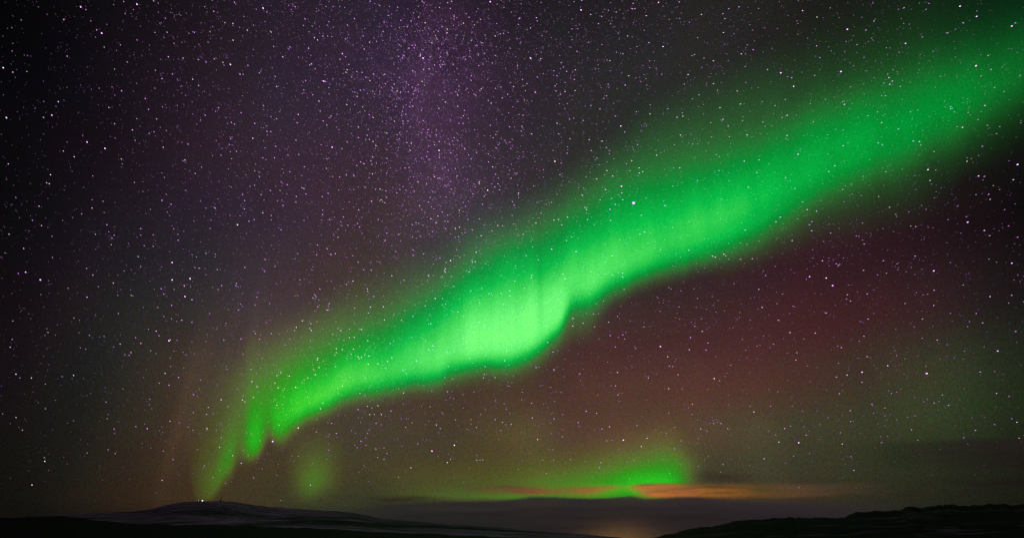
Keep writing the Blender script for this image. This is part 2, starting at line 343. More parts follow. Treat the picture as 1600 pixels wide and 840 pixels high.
V, Fc = box(-1, -4.15, -.3, 1, -4, 2.6); mesh_obj('door', V, Fc, M_steel, t, False)

# ------------------------------------------------------------------ aurora
BAND = {
286:[(500,45),(790,45)],
303:[(600,46),(680,52),(740,60),(770,62),(795,46)],
318:[(560,46),(650,58),(700,68),(750,84),(782,76),(800,46)],
335:[(540,48),(620,62),(680,76),(720,86),(752,104),(770,92),(788,46)],
350:[(530,48),(600,66),(650,82),(690,104),(715,130),(735,124),(750,78),(766,48)],
362:[(520,48),(590,70),(640,90),(680,114),(708,136),(728,118),(743,72),(760,48)],
371:[(515,48),(590,80),(640,98),(680,106),(700,96),(716,72),(734,50)],
382:[(508,48),(590,86),(640,108),(670,118),(692,124),(708,106),(722,62),(736,46)],
391:[(502,50),(540,74),(590,110),(630,142),(660,168),(688,182),(702,168),(715,105),(728,50)],
402:[(498,50),(540,76),(590,112),(630,148),(660,180),(688,188),(702,168),(714,100),(726,50)],
411:[(490,50),(550,86),(590,116),(630,150),(660,158),(685,140),(700,100),(714,54)],
419:[(488,50),(550,90),(590,124),(630,148),(652,138),(672,96),(690,52)],
430:[(480,50),(550,92),(590,126),(630,162),(658,184),(676,158),(690,92),(704,50)],
445:[(475,50),(550,98),(590,140),(620,175),(650,192),(670,165),(686,100),(703,52),(715,46)],
460:[(470,52),(550,108),(590,150),(620,190),(645,197),(660,148),(672,85),(688,50)],
480:[(460,54),(540,110),(580,150),(610,192),(630,206),(645,168),(657,92),(672,50)],
510:[(440,56),(530,118),(560,150),(590,195),(612,222),(626,202),(638,125),(650,68),(665,48)],
540:[(420,58),(510,106),(550,160),(580,215),(600,226),(615,190),(627,115),(640,60),(655,46)],
600:[(390,58),(470,92),(510,140),(540,180),(565,215),(583,226),(598,195),(610,130),(622,72),(640,48)],
650:[(370,60),(440,92),(480,140),(510,185),(540,228),(565,238),(582,210),(596,140),(610,72),(628,48)],
700:[(340,60),(400,80),(440,130),(470,175),(500,215),(525,242),(548,250),(565,230),(580,165),(592,100),(608,58),(628,48)],
750:[(310,58),(370,84),(410,125),(440,165),(470,208),(500,240),(525,254),(548,247),(562,205),(575,130),(590,72),(612,48)],
800:[(285,56),(340,78),(370,118),(400,162),(430,195),(460,225),(490,252),(525,255),(545,237),(560,175),(573,105),(588,62),(608,47)],
840:[(270,56),(330,88),(370,135),(400,170),(430,200),(455,232),(480,254),(515,255),(532,232),(546,168),(560,95),(578,56),(598,46)],
876:[(250,52),(310,85),(350,135),(390,175),(420,205),(450,244),(475,255),(498,252),(511,205),(524,120),(543,70),(566,47)],
892:[(240,50),(300,85),(340,135),(380,178),(410,206),(440,224),(460,222),(476,190),(489,138),(504,98),(525,72),(552,46)],
920:[(220,50),(280,88),(320,135),(360,175),(400,208),(430,233),(450,232),(466,195),(480,132),(495,94),(515,68),(545,46)],
960:[(190,50),(240,80),(280,130),(320,165),(360,195),(395,225),(420,228),(438,190),(452,128),(465,80),(485,50)],
1000:[(150,48),(200,75),(240,110),(280,150),(320,180),(360,203),(395,225),(415,208),(430,142),(442,85),(462,48)],
1050:[(120,48),(170,75),(215,115),(260,150),(300,178),(340,202),(375,218),(400,198),(417,128),(432,74),(452,46)],
1100:[(90,46),(140,70),(180,100),(220,135),(260,160),(300,190),(345,212),(375,202),(398,148),(413,86),(434,48)],
1150:[(70,46),(120,75),(160,105),(200,130),(240,160),(290,190),(330,206),(360,188),(382,128),(402,78),(430,46)],
1200:[(40,43),(90,62),(130,90),(170,120),(210,148),(260,178),(305,194),(340,172),(362,118),(385,72),(420,44)],
1250:[(20,41),(70,54),(110,80),(150,108),(190,145),(235,170),(280,180),(310,152),(332,105),(355,66),(400,40)],
1300:[(-10,38),(50,50),(100,80),(140,106),(180,145),(225,167),(265,165),(290,132),(312,90),(335,62),(390,38)],
1350:[(-40,38),(30,50),(80,80),(120,106),(160,145),(210,164),(245,157),(272,120),(295,80),(320,58),(385,36)],
1400:[(-70,36),(0,46),(50,70),(100,104),(150,145),(195,158),(230,147),(258,107),(282,72),(310,52),(370,32)],
1450:[(-100,34),(0,48),(40,68),(90,100),(140,136),(180,150),(210,134),(236,97),(262,64),(295,46),(350,30)],
1500:[(-120,30),(0,46),(40,68),(90,102),(130,133),(165,139),(195,114),(220,80),(250,52),(295,32)],
1550:[(-150,30),(0,50),(50,78),(90,100),(130,119),(155,111),(180,86),(205,58),(235,40),(275,26)],
1600:[(-180,30),(0,54),(50,80),(90,95),(120,97),(150,80),(175,56),(205,38),(245,24)],
1750:[(-300,30),(-80,50),(0,70),(50,60),(100,35),(160,22)],
1950:[(-450,38),(-200,60),(-120,65),(-60,40),(0,22)]}
ARC = {
560:[(700,58),(784,58)],
620:[(700,60),(740,64),(765,68),(777,72),(786,60)],
680:[(700,60),(740,68),(765,78),(776,95),(785,60)],
740:[(690,60),(740,72),(765,82),(777,108),(785,60)],
800:[(690,62),(740,80),(762,96),(776,140),(785,60)],
850:[(680,62),(730,80),(750,105),(765,115),(778,122),(787,60)],
900:[(670,62),(720,80),(745,112),(760,128),(775,140),(786,60)],
950:[(660,62),(700,78),(730,105),(750,140),(765,160),(776,155),(786,60)],
990:[(655,62),(700,84),(725,115),(742,160),(755,182),(768,170),(776,130),(786,60)],
1030:[(645,62),(690,85),(715,118),(735,152),(750,188),(765,180),(775,110),(786,60)],
1055:[(645,62),(690,82),(715,118),(735,148),(750,180),(765,165),(775,95),(786,60)],
1070:[(660,60),(700,74),(720,102),(745,125),(760,112),(775,80),(786,60)],
1085:[(670,60),(700,66),(730,84),(750,82),(775,64),(786,60)],
1112:[(680,60),(786,60)]}
RAY = {440:[(640,56),(790,56)],462:[(640,58),(700,66),(740,74),(770,70),(795,58)],485:[(650,60),(700,74),(730,92),(755,108),(772,90),(792,58)],
505:[(650,60),(690,70),(720,84),(748,98),(766,74),(790,58)],528:[(650,58),(700,64),(740,66),(770,60),(790,56)],550:[(650,56),(790,56)]}
def build_field(tab, aligned, sx, sv):
    xs = np.array(sorted(tab), float); gx = np.arange(xs[0], xs[-1] + 1, 4.0); gv = np.arange(-560, 200, 3.0)
    edges = []; prof = []
    for x in xs:
        k = tab[int(x)]; y = np.array([p[0] for p in k], float); g = np.array([p[1] for p in k], float)
        b = np.interp(y, [y[0], y[-1]], [g[0], g[-1]])
        e_ = np.maximum(lin(g) - lin(b), 0)
        i = int(np.argmax(e_)); edge = 700.0
        if aligned:
            for j in range(i, len(y) - 1):
                if e_[j] >= e_[i] / 3 > e_[j + 1]:
                    edge = y[j] + (y[j + 1] - y[j]) * (e_[j] - e_[i] / 3) / (e_[j] - e_[j + 1]); break
        edges.append(edge); prof.append(np.interp(gv, y - edge, np.maximum(lin(g) - lin(b), 0) ** 0.5, left=0, right=0))
    prof = np.array(prof); E = np.interp(gx, xs, edges); E = smooth1(E, 0.9, 0)
    Fd = np.stack([np.interp(gx, xs, prof[:, j]) for j in range(len(gv))], 1)
    Fd = smooth1(smooth1(Fd, sx / 4, 0), sv / 3, 1) ** 2
    if aligned:                                   # small folds and lobes along the lower border
        amp = np.interp(gx, [300, 430, 480, 700, 880, 1000, 1300, 1700], [1.5, 2, 3.2, 4.6, 4, 3.4, 3.4, 4])
        E = E + amp * fbm1(gx / 62, 77, 4, .55)
        Fd = Fd * (1 + np.interp(gx, [300, 440, 520, 1000, 1700], [0, .07, .11, .07, .06]) * fbm1(gx / 75, 78, 4, .6))[:, None]
        far = np.clip((gx - 780) / 330, 0, 1)[:, None]; hi_ = np.clip((-gv[None, :] - 60) / 140, 0, 1); Fd = Fd * (1 + .13 * np.exp(-((gx - 790) / 125) ** 2))[:, None] * (1 - .62 * far * hi_ * hi_ * (3 - 2 * hi_))
    def f(px, py):
        ed = np.interp(px, gx, E); v = py - ed
        i = np.clip((px - gx[0]) / 4, 0, len(gx) - 1.001); j = np.clip((v - gv[0]) / 3, 0, len(gv) - 1.001)
        i0 = i.astype(int); j0 = j.astype(int); a = i - i0; b = j - j0
        r = (Fd[i0, j0] * (1 - a) + Fd[i0 + 1, j0] * a) * (1 - b) + (Fd[i0, j0 + 1] * (1 - a) + Fd[i0 + 1, j0 + 1] * a) * b
        return np.where((px < gx[0]) | (px > gx[-1]), 0, r), v
    return f
M_aur, t_, out_ = material('aurora_glow')
at = t_.nodes.new('ShaderNodeAttribute'); at.attribute_name = 'glow'; av = t_.nodes.new('ShaderNodeAttribute'); av.attribute_name = 'veil'
em = t_.nodes.new('ShaderNodeEmission'); tr = t_.nodes.new('ShaderNodeBsdfTransparent'); ad_ = t_.nodes.new('ShaderNodeAddShader')
tg = t_.nodes.new('ShaderNodeNewGeometry'); nm = t_.nodes.new('ShaderNodeVectorMath'); nm.operation = 'NORMALIZE'; t_.links.new(tg.outputs['Position'], nm.inputs[0])
gn = t_.nodes.new('ShaderNodeTexNoise'); gn.inputs['Scale'].default_value = 560; gn.inputs['Detail'].default_value = 1.5; t_.links.new(nm.outputs[0], gn.inputs['Vector'])
gn2 = t_.nodes.new('ShaderNodeTexNoise'); gn2.inputs['Scale'].default_value = 9; gn2.inputs['Detail'].default_value = 3; t_.links.new(nm.outputs[0], gn2.inputs['Vector'])
gs = mth('MULTIPLY', mth('MULTIPLY_ADD', gn.outputs[0], 0.8, 0.6, tree=t_), mth('MULTIPLY_ADD', gn2.outputs[0], 0.3, 0.85, tree=t_), tree=t_)
t_.links.new(at.outputs['Color'], em.inputs[0]); t_.links.new(gs, em.inputs[1]); t_.links.new(av.outputs['Color'], tr.inputs[0])
t_.links.new(em.outputs[0], ad_.inputs[0]); t_.links.new(tr.outputs[0], ad_.inputs[1]); t_.links.new(ad_.outputs[0], out_.inputs[0])

def veil_at(g):
    s_ = np.clip((g - .06) / .24, 0, 1); return s_ * s_ * (3 - 2 * s_)
def curtain(name, field, track, nu, nv, warm, label, cat, rays=0.035, layers=(0.985, 1.015), seed=5, boost=1.0):
    """upright sheets following a ground track; track = (px, lowest py, highest py, distance) columns"""
    tr_ = np.array(track, float); s = np.linspace(0, 1, nu); q = np.linspace(0, 1, len(tr_))
    px, lo, hi, dist = (smooth1(np.interp(s, q, tr_[:, k]), (nu / len(tr_) * 0.35 if len(tr_) > 3 else 0), 0) for k in range(4))
    az0, el0 = azel(px, lo); Vs, Fs, Gs, Ve = [], [], [], []
    for li, lay in enumerate(layers):
        e1 = azel(px, hi)[1]
        t = np.linspace(0, 1, nv)
        el = el0[:, None] * (1 - t) + e1[:, None] * t
        rad = dist * lay * (1 + 0.004 * fbm1(s * 40, seed, 3))
        x = (rad * np.sin(az0))[:, None] + 0 * el; y = (rad * np.cos(az0))[:, None] + 0 * el; z = rad[:, None] * np.tan(el)
        P = np.stack([x, y, z], -1); d = P / np.linalg.norm(P, axis=-1, keepdims=True)
        ix, iy = proj(d); g, v = field(ix, iy)
        ray = 1 + rays * fbm1(np.degrees(az0) * 1.3, seed + 9, 4, .6)[:, None] * np.clip(-v / 60, 0.1, 1)
        g = g * ray * boost
        w = warm(ix, iy)
        c = np.stack([0.22 * np.clip((g - .50) / .5, 0, 1.2) ** 1.35 + w * 0.04 * g / (g + .05) * (1 - np.clip((g - .08) / .3, 0, 1) * .8), g, g * (0.10 + .03 * np.clip(g, 0, 1)) * (1 - .8 * w) + .07 * np.clip((g - .6) / .4, 0, 1) ** 1.5], -1) / len(layers)
        s_ = veil_at(g) * (1 - 0.2 * w)
        ve = np.stack([1 - .9 * s_, 1 - .3 * s_, 1 - (.5 + .38 * w) * s_], -1) ** (1 / len(layers))
        Vs.append(P.reshape(-1, 3)); Fs.append(grid_faces(nu, nv, li * nu * nv)); Gs.append(c.reshape(-1, 3)); Ve.append(ve.reshape(-1, 3))
    o = mesh_obj(name, np.concatenate(Vs), np.concatenate(Fs), M_aur)
    for nme, arr in (('glow', np.concatenate(Gs)), ('veil', np.concatenate(Ve))):
        at_ = o.data.color_attributes.new(nme, 'FLOAT_COLOR', 'POINT')
        at_.data.foreach_set('color', np.concatenate([arr, np.ones((len(arr), 1))], 1).astype(np.float32).ravel())
    tag(o, label, cat); return o
f_band = build_field(BAND, True, 3, 4); f_arc = build_field(ARC, False, 7, 4); f_ray = build_field(RAY, False, 8, 8)
wleft = lambda x, y: np.clip((640 - x) / 200, 0, 1)
curtain('aurora_band', f_band,
    [(180,815,400,150000),(255,815,380,150000),(330,812,360,140000),(400,790,330,120000),(460,745,300,100000),(540,705,260,80000),(620,690,220,68000),(700,675,180,60000),(780,660,120,52000),(860,640,60,46000),
     (940,600,0,40000),(1020,545,-60,35000),(1100,500,-120,31000),(1180,475,-170,28000),(1260,450,-220,25000),(1340,420,-260,22000),(1420,395,-320,20000),(1500,365,-380,18000),(1600,330,-460,16000),(1720,270,-560,14500),(1900,180,-700,13000)],
    900, 300, wleft, 'broad bright green aurora band sweeping from the left hilltop up to the upper right corner', 'aurora')
curtain('aurora_arc', f_arc, [(545,815,600,100000),(1125,815,600,100000)], 320, 110, lambda x, y: 0 * x + 1.0, 'short low green aurora patch glowing above the orange cloud near the horizon', 'aurora', rays=0.05, seed=15, boost=1.2)
curtain('aurora_ray', f_ray, [(430,815,600,120000),(560,815,600,120000)], 90, 80, lambda x, y: 0 * x + 1, 'faint isolated green glow standing just right of the left hilltop', 'aurora', rays=0.02, seed=25, boost=1.5)

# ------------------------------------------------------------------ clouds
def cloud_material(name, rgb, back):
    m, t, out = material(name)
    a = t.nodes.new('ShaderNodeAttribute'); a.attribute_name = 'cover'
    d = t.nodes.new('ShaderNodeBsdfDiffuse'); d.inputs[0].default_value = (*rgb, 1)
    tl = t.nodes.new('ShaderNodeBsdfTranslucent'); tl.inputs[0].default_value = (*rgb, 1)
    mx = t.nodes.new('ShaderNodeMixShader'); mx.inputs[0].default_value = back; t.links.new(d.outputs[0], mx.inputs[1]); t.links.new(tl.outputs[0], mx.inputs[2])
    tr = t.nodes.new('ShaderNodeBsdfTransparent'); m2 = t.nodes.new('ShaderNodeMixShader')
    g = t.nodes.new('ShaderNodeNewGeometry'); mp = t.nodes.new('ShaderNodeMapping'); mp.inputs['Scale'].default_value = (1/5000, 1/5000, 1/900); t.links.new(g.outputs['Position'], mp.inputs[0])
    n = t.nodes.new('ShaderNodeTexNoise'); n.inputs['Scale'].default_value = 1.0; n.inputs['Detail'].default_value = 5; t.links.new(mp.outputs[0], n.inputs['Vector'])
    k = mth('MULTIPLY', a.outputs['Fac'], mth('MULTIPLY_ADD', n.outputs[0], 0.9, 0.55, tree=t), tree=t, clamp=True)
    t.links.new(k, m2.inputs[0]); t.links.new(tr.outputs[0], m2.inputs[1]); t.links.new(mx.outputs[0], m2.inputs[2]); t.links.new(m2.outputs[0], out.inputs[0]); return m
M_bank = cloud_material('grey_cloud', (0.44, 0.45, 0.41), 0.03)
M_lit = cloud_material('thin_cloud', (0.72, 0.62, 0.55), 0.25)
M_dark = cloud_material('dark_cloud', (0.30, 0.22, 0.20), 0.0)
def cloud(name, x0, x1, y0, y1, dist, dens, mat, label, seed, depth=0.06, layers=4, nu=260, nv=40, rag=1.5):
    """soft-edged cloud body: several sheets spread through its depth, denser in the middle"""
    px = np.linspace(x0, x1, nu); t = np.linspace(0, 1, nv); Vs, Fs, Ds = [], [], []
    for li in range(layers):
        r = dist * (1 + depth * (li / max(1, layers - 1) - .5))
        X, Y = np.meshgrid(px, t, indexing='ij'); Y = y1 + (y0 - y1) * Y
        d = dirv(X, Y); k = r / np.hypot(d[..., 0], d[..., 1]); P = d * k[..., None]
        wob = 2.2 * fbm1(X[:, 0] / 90 + li * .15, seed, 5, .5)[:, None]; wob2 = 1.6 * fbm2(X / 110, Y / 9 + li * .2, seed + 3, 4)
        al = np.clip(dens(X, Y + wob * rag + wob2 * rag) * np.clip(1.0 + (rag - .7) * .55 * fbm2(X / 70, Y / 4.5 + li * .2, seed + 7, 4), .15, 1.12), 0, 0.999); al = 1 - (1 - al) ** (1 / layers)
        Vs.append(P.reshape(-1, 3)); Fs.append(grid_faces(nu, nv, li * nu * nv)); Ds.append(al.ravel())
    o = mesh_obj(name, np.concatenate(Vs), np.concatenate(Fs), mat)
    a_ = o.data.attributes.new('cover', 'FLOAT', 'POINT'); a_.data.foreach_set('value', np.concatenate(Ds).astype(np.float32))
    tag(o, label, 'cloud', 'clouds along the horizon'); return o
def sm(a, b, x): t = np.clip((x - a) / (b - a), 0, 1); return t * t * (3 - 2 * t)
def gs2(x, y, cx, cy, sx, sy): return np.exp(-((x - cx) / sx) ** 2 - ((y - cy) / sy) ** 2)
def bank(x, y):
    top = np.interp(x, [480, 560, 640, 700, 780, 805, 830, 870, 920, 950, 985, 1010, 1060, 1100, 1200, 1300, 1400, 1500, 1700], [800, 792, 786, 783.5, 782.5, 780, 775.5, 776, 779, 778, 775.5, 780, 777.5, 779, 784, 786, 790, 792, 794])
    soft = np.interp(x, [500, 800, 1000, 1100, 1300], [7, 2.5, 2.5, 4, 12])
    return 0.93 * sm(-1, 1, (y - top) / soft) * sm(470, 640, x) * (1 - .75 * sm(1250, 1500, x)) * (1 - .6 * gs2(x, y, 968, 848, 75, 26))  # last factor thins the bank so the painted town glow shows through
cloud('cloud_bank', 440, 1700, 764, 850, 30000, bank, M_bank, 'long low grey cloud bank lying on the horizon under the green patch', 51, nv=50, rag=.85)
def streak(x, y):
    c = np.interp(x, [960, 1000, 1080, 1200, 1350], [771, 768, 768, 767, 764]); h = np.interp(x, [960, 990, 1040, 1200, 1350], [5, 11, 12, 11.5, 10])
    return 1.0 * (1 - sm(.55, 1.25, np.abs(y - c) / h)) * sm(975, 1015, x + (y - 768) * -2.0) * (1 - sm(1120, 1430, x))
cloud('orange_cloud', 930, 1460, 745, 790, 60000, streak, M_lit, 'long orange lit cloud streak just above the horizon right of centre', 61, rag=1.05)
cloud('orange_cloud', 850, 990, 745, 785, 60500, lambda x, y: .8 * gs2(x, y, 912, 764, 34, 7) + .5 * gs2(x, y, 950, 759, 26, 4), M_lit, 'small orange cloud wisp between the dark streak and the long orange cloud', 62)
cloud('dark_cloud', 720, 900, 745, 785, 61000, lambda x, y: .85 * gs2(x, y, 800, 765, 55, 6) + .6 * gs2(x, y, 850, 768, 40, 5), M_lit, 'dark reddish brown cloud streak above the thin green line on the horizon', 63)
cloud('dark_cloud', 550, 720, 765, 805, 33000, lambda x, y: .75 * gs2(x, y, 632, 782, 52, 5.5), M_dark, 'small dark grey cloud smudge right of the hill slope on the horizon', 64)
cloud('dark_cloud', 1040, 1230, 715, 765, 34000, lambda x, y: .4 * gs2(x, y, 1125, 742, 45, 9), M_dark, 'faint dark cloud patch at the right end of the low green patch', 65)
cloud('dark_cloud', 1260, 1760, 665, 765, 35000, lambda x, y: .8 * sm(-1, 1, (y - np.interp(x, [1280, 1400, 1600, 1750], [700, 690, 684, 680])) / 8) * (1 - sm(705, 760, y)) * sm(1280, 1560, x), M_dark, 'wide dark cloud layer in the lower right of the sky', 66, rag=.9)
cloud('dark_cloud', 1400, 1760, 735, 775, 36000, lambda x, y: .6 * gs2(x, y, 1610, 753, 130, 7), M_dark, 'thin dark cloud streak low above the right hill', 67)

# ------------------------------------------------------------------ stars
DIST = 900000.0
def emis(name, rgb, s):
    return plain(name, rgb, emit=s)
def star_basis(px, py, r):
    d = Vector(dirv(px, py)); up = Vector((0, 0, 1)); right = d.cross(up).normalized(); u = right.cross(d).normalized()
    ang = np.interp(px, [0, 600, 1000, 1600], [-42, -36, -14, 4]); ca, sa = math.cos(R(ang)), math.sin(R(ang))
    a = right * ca + u * sa; b = -right * sa + u * ca
    # pixel -> metres at this distance (angular size shrinks away from the axis of the lens)
    c = float(d @ Vector((0, math.cos(PITCH), math.sin(PITCH)))) if False else float(d.dot(Vector((0, math.cos(PITCH), math.sin(PITCH)))))
    return d, a, b, r * DIST / F * c
S = """126,11,3 214,7,3 159,52,3 151,47,2 20,68,1.5 19,80,1.5 43,87,1.5 5,106,2.5 20,113,2.2 42,112,1.8 10,184,3 105,88,2 81,180,2.5 91,159,2.2 190,142,2.2 179,108,1.7 182,79,1.5 242,51,1.8 263,89,2.2 334,18,2 381,26,1.6 364,37,2 364,40,1.2 325,66,1.8 360,101,3 375,116,2.1 350,102,1.3 253,123,2 232,171,2 227,154,2 242,138,1.8 170,168,2 207,203,2.2 175,136,1.6 155,138,1.6 254,167,1.5 277,165,1.5 337,174,1.8 398,193,2.2 60,11,1 320,11,1.6 272,68,1.5 301,50,1.3 328,50,1.5 290,149,1.5 328,148,1.3 379,150,1.5 100,157,1.2
411,13,3 414,34,1.5 455,15,1.6 514,3,1.3 506,127,3 508,117,1.6 514,137,1.6 466,179,2.1 505,189,2 535,84,2.4 563,141,2 661,91,3.1 679,102,2 645,166,2.2 724,181,2 766,3,3.1 612,41,1.7 620,17,1.5 483,50,1.5 794,51,1.8 763,157,1.7 763,15,1.3 649,138,1.5 712,60,1.4 708,101,1.7 661,202,1.8 611,184,1.4 412,200,1.5 790,107,1.5 622,107,1.6 593,122,1.3 740,147,1.4 593,134,1.4 570,45,1.3 724,61,1.3
908,16,3 829,91,3.2 829,44,2 845,92,2.1 838,28,2.1 923,23,2.1 1029,4,2.5 1036,73,2.5 1014,67,2.1 977,133,2.3 1062,29,1.7 1077,35,1.6 1090,59,1.8 1015,106,1.8 883,129,1.8 821,142,1.8 970,197,2.4 849,115,1.7 966,53,1.5 894,30,1.5 931,108,1.6 1121,141,1.7 1138,95,1.4 1147,53,1.4 831,158,1.6 811,179,1.5 942,190,1.4 1034,117,1.4 897,3,1.7 874,162,1.3 1127,129,1.2 1108,120,1.3 1195,44,1.4 988,58,1.4 905,38,1.5 1016,164,1.4
1220,114,3.1 1324,46,3.1 1314,112,3.2 1240,135,2.4 1254,17,2.2 1276,72,1.9 1500,10,3 1526,26,2.7 1505,36,2 1581,41,2.8 1525,103,3 1415,68,2.4 1447,15,1.8 1364,5,1.7 1404,15,1.5 1412,37,1.5 1385,75,1.6 1350,90,1.5 1334,103,1.4 1322,65,1.4 1266,162,1.6 1271,190,1.7 1306,202,1.8 1504,199,2.2 1387,116,1.5 1381,130,1.5 1543,196,1.5 1595,192,1.6 1491,175,1.4 1554,137,1.5 1533,119,1.4 1371,175,1.5 1421,38,1.3 1493,46,1.4 1222,184,1.4 1594,118,1.5 1569,143,1.3 1434,172,1.3 1262,60,1.3
136,222,2.6 164,232,3 116,245,2.1 99,236,1.9 105,222,1.5 13,256,2 79,273,2.1 77,287,2 145,275,1.7 255,230,1.9 253,313,2.1 305,271,1.9 210,285,1.7 144,325,2.1 144,312,1.6 61,322,2 37,388,2.2 8,395,1.6 82,402,1.6 174,382,1.8 149,366,1.8 167,351,2 220,357,1.9 220,367,1.7 269,410,2.8 371,351,2.5 278,366,1.7 395,216,2.3 307,401,1.8 315,261,1.7 362,248,1.5 332,243,1.4 235,327,1.5 336,401,1.5 170,362,1.6 191,256,1.5 253,270,1.5 303,345,1.4 398,267,1.7 375,337,1.6
519,230,2.7 560,215,2.1 686,235,2.5 408,304,1.9 553,296,1.8 762,297,2.4 704,407,2.5 744,394,2.1 504,335,1.9 515,343,2 475,344,1.8 591,343,1.9 524,396,2.1 732,242,1.6 749,225,1.5 634,297,1.7 773,247,1.5 443,270,1.5 626,263,1.3 799,278,1.6 424,383,1.4 557,388,1.5 682,213,1.5
990,317,4.4 971,291,2.8 953,327,2.4 914,324,2 917,324,1.8 867,252,2.5 849,265,1.8 810,248,1.6 862,389,2.6 900,393,2.6 920,334,1.6 862,316,1.8 1090,282,2 1129,266,1.6 1032,390,2 1131,397,2.2 1159,348,1.6 1040,321,1.5 979,256,1.6 959,248,1.6 930,250,1.5 912,294,1.5 830,377,1.6 887,234,1.5 952,240,1.4 997,274,1.4 1025,235,1.4 1077,346,1.3 945,273,1.4 916,276,1.4 1112,214,1.4
1247,241,2.6 1450,265,2.4 1529,275,2.4 1590,257,3.3 1512,347,3 1538,360,2.2 1581,411,2.5 1511,252,1.9 1373,307,1.8 1447,327,1.6 1440,321,1.4 1420,331,1.5 1401,338,1.5 1431,354,1.6 1342,369,1.7 1348,375,1.5 1287,377,1.5 1562,296,1.5 1319,315,1.4 1246,342,1.4 1295,403,1.4 1270,403,1.4 1485,410,1.4 1497,321,1.3 1552,290,1.4 1460,309,1.3 1525,304,1.3 1270,390,1.4 1318,403,1.3
40,425,2.5 63,437,3.1 136,464,2.1 177,442,1.9 269,437,2.5 297,435,3 289,463,2.7 300,468,2.3 284,500,2.1 264,532,2.7 244,517,2 220,536,2.1 205,461,1.8 194,423,1.7 272,452,1.6 19,530,1.8 16,542,2.1 25,584,2.3 31,590,1.5 49,590,1.9 115,586,2 97,588,1.7 134,545,1.7 75,519,1.8 124,500,1.5 20,501,1.6 249,598,1.6 308,619,1.4 232,514,1.6 272,548,1.6 353,505,1.4 397,517,1.6 376,475,1.4 192,607,1.4 266,559,1.5 244,552,1.4 64,460,1.4 224,480,1.5 322,429,1.5 372,448,1.4
580,422,2.1 574,451,2.1 511,484,2.1 680,466,2.4 548,424,1.4 463,511,2.1 484,513,1.9 546,527,2.1 528,513,1.7 610,536,2.1 546,514,1.7 570,554,2 561,560,2 623,607,1.7 698,549,1.7 734,560,2 795,570,1.8 794,596,1.5 491,460,1.4 718,467,1.5 632,485,1.5 485,532,1.4 453,530,1.4 403,457,1.5 739,567,1.3
1032,541,2.8 1077,546,2.1 1079,527,2.2 1013,590,2.1 1116,591,2.4 978,519,1.7 1045,449,1.8 943,470,1.7 965,494,1.7 1061,479,1.6 1090,466,1.5 1147,443,1.6 1156,488,1.6 1172,500,1.4 1066,607,1.5 1160,530,1.5 955,602,1.4 907,594,1.4 985,501,1.4 881,588,1.4 1142,570,1.3 934,617,1.4 815,624,1.6 1096,498,1.3 1031,486,1.5 1088,480,1.4
1301,446,3.1 1265,432,2.5 1291,434,2.4 1459,423,3.1 1347,581,2.9 1448,583,3.7 1387,571,2.3 1329,470,1.9 1350,525,1.9 1274,520,1.9 1239,478,1.7 1505,445,1.8 1547,463,2.1 1459,477,2 1485,489,1.5 1512,510,1.7 1559,548,2.5 1557,614,1.9 1401,612,1.4 1393,614,1.7 1441,528,1.6 1401,555,1.6 1256,529,1.5 1344,502,1.5 1480,538,1.4 1507,548,1.4 1554,580,1.5 1214,474,1.4 1310,567,1.4 1203,543,1.4 1432,457,1.5 1289,488,1.4 1576,473,1.4 1260,436,1.6 1326,445,1.2 1341,559,1.4
70,720,2.3 50,757,2.3 136,707,1.7 230,669,2.2 226,662,1.4 169,702,1.7 180,708,1.6 255,704,1.7 71,638,1.7 169,647,1.5 115,657,1.5 346,683,1.7 377,723,2.3 388,711,1.3 237,638,1.5 333,646,1.5 356,635,1.5 302,644,1.4 4,646,1.4 338,672,1.4 76,734,1.2 160,749,1.1
426,689,3.3 466,668,2.6 675,704,3 710,695,2.4 699,722,2.1 704,717,1.7 642,730,1.9 485,757,1.9 585,647,1.8 581,637,1.6 634,667,1.8 577,671,1.7 572,695,1.7 600,699,1.7 590,714,1.6 600,717,1.7 515,678,1.6 495,655,1.5 435,725,1.5 561,737,1.4 576,751,1.4 439,781,1.4 672,635,1.5 690,644,1.6 644,660,1.5 791,639,1.6 790,663,1.7 667,686,1.5 418,708,1.3 733,731,1.4 406,688,1.4 779,686,1.4 736,655,1.4 751,647,1.4
974,687,2.6 840,686,2.1 932,645,1.9 916,642,2.2 879,647,1.6 1115,661,1.8 1121,659,1.5 1137,669,1.7 1178,643,2.1 1064,688,1.8 1041,676,1.7 1011,684,1.9 1002,697,1.9 968,701,1.6 891,717,1.8 864,702,1.6 848,718,1.7 828,708,1.5 882,738,1.4 816,719,1.4 991,719,1.5 1063,725,1.4 1126,737,1.6 1194,716,2 1101,718,1.3 1172,634,1.5 1081,647,1.4 1045,645,1.4 861,646,1.4 914,720,1.3 905,665,1.4 995,664,1.5
1248,691,2.8 1316,693,1.9 1226,669,2 1217,690,2 1434,687,1.7 1589,659,1.9 1204,634,1.7 1238,634,1.5 1254,642,1.6 1281,663,1.5 1329,658,1.6 1294,652,1.4 1365,645,1.3 1383,637,1.4 1383,649,1.4 1418,651,1.3 1240,712,1.6 1265,708,1.6 1227,723,1.5 1212,679,1.4 1256,666,1.5 1235,665,1.4"""
stars = [tuple(map(float, s.split(','))) for s in S.split()]
stars.sort(key=lambda s: -s[2])
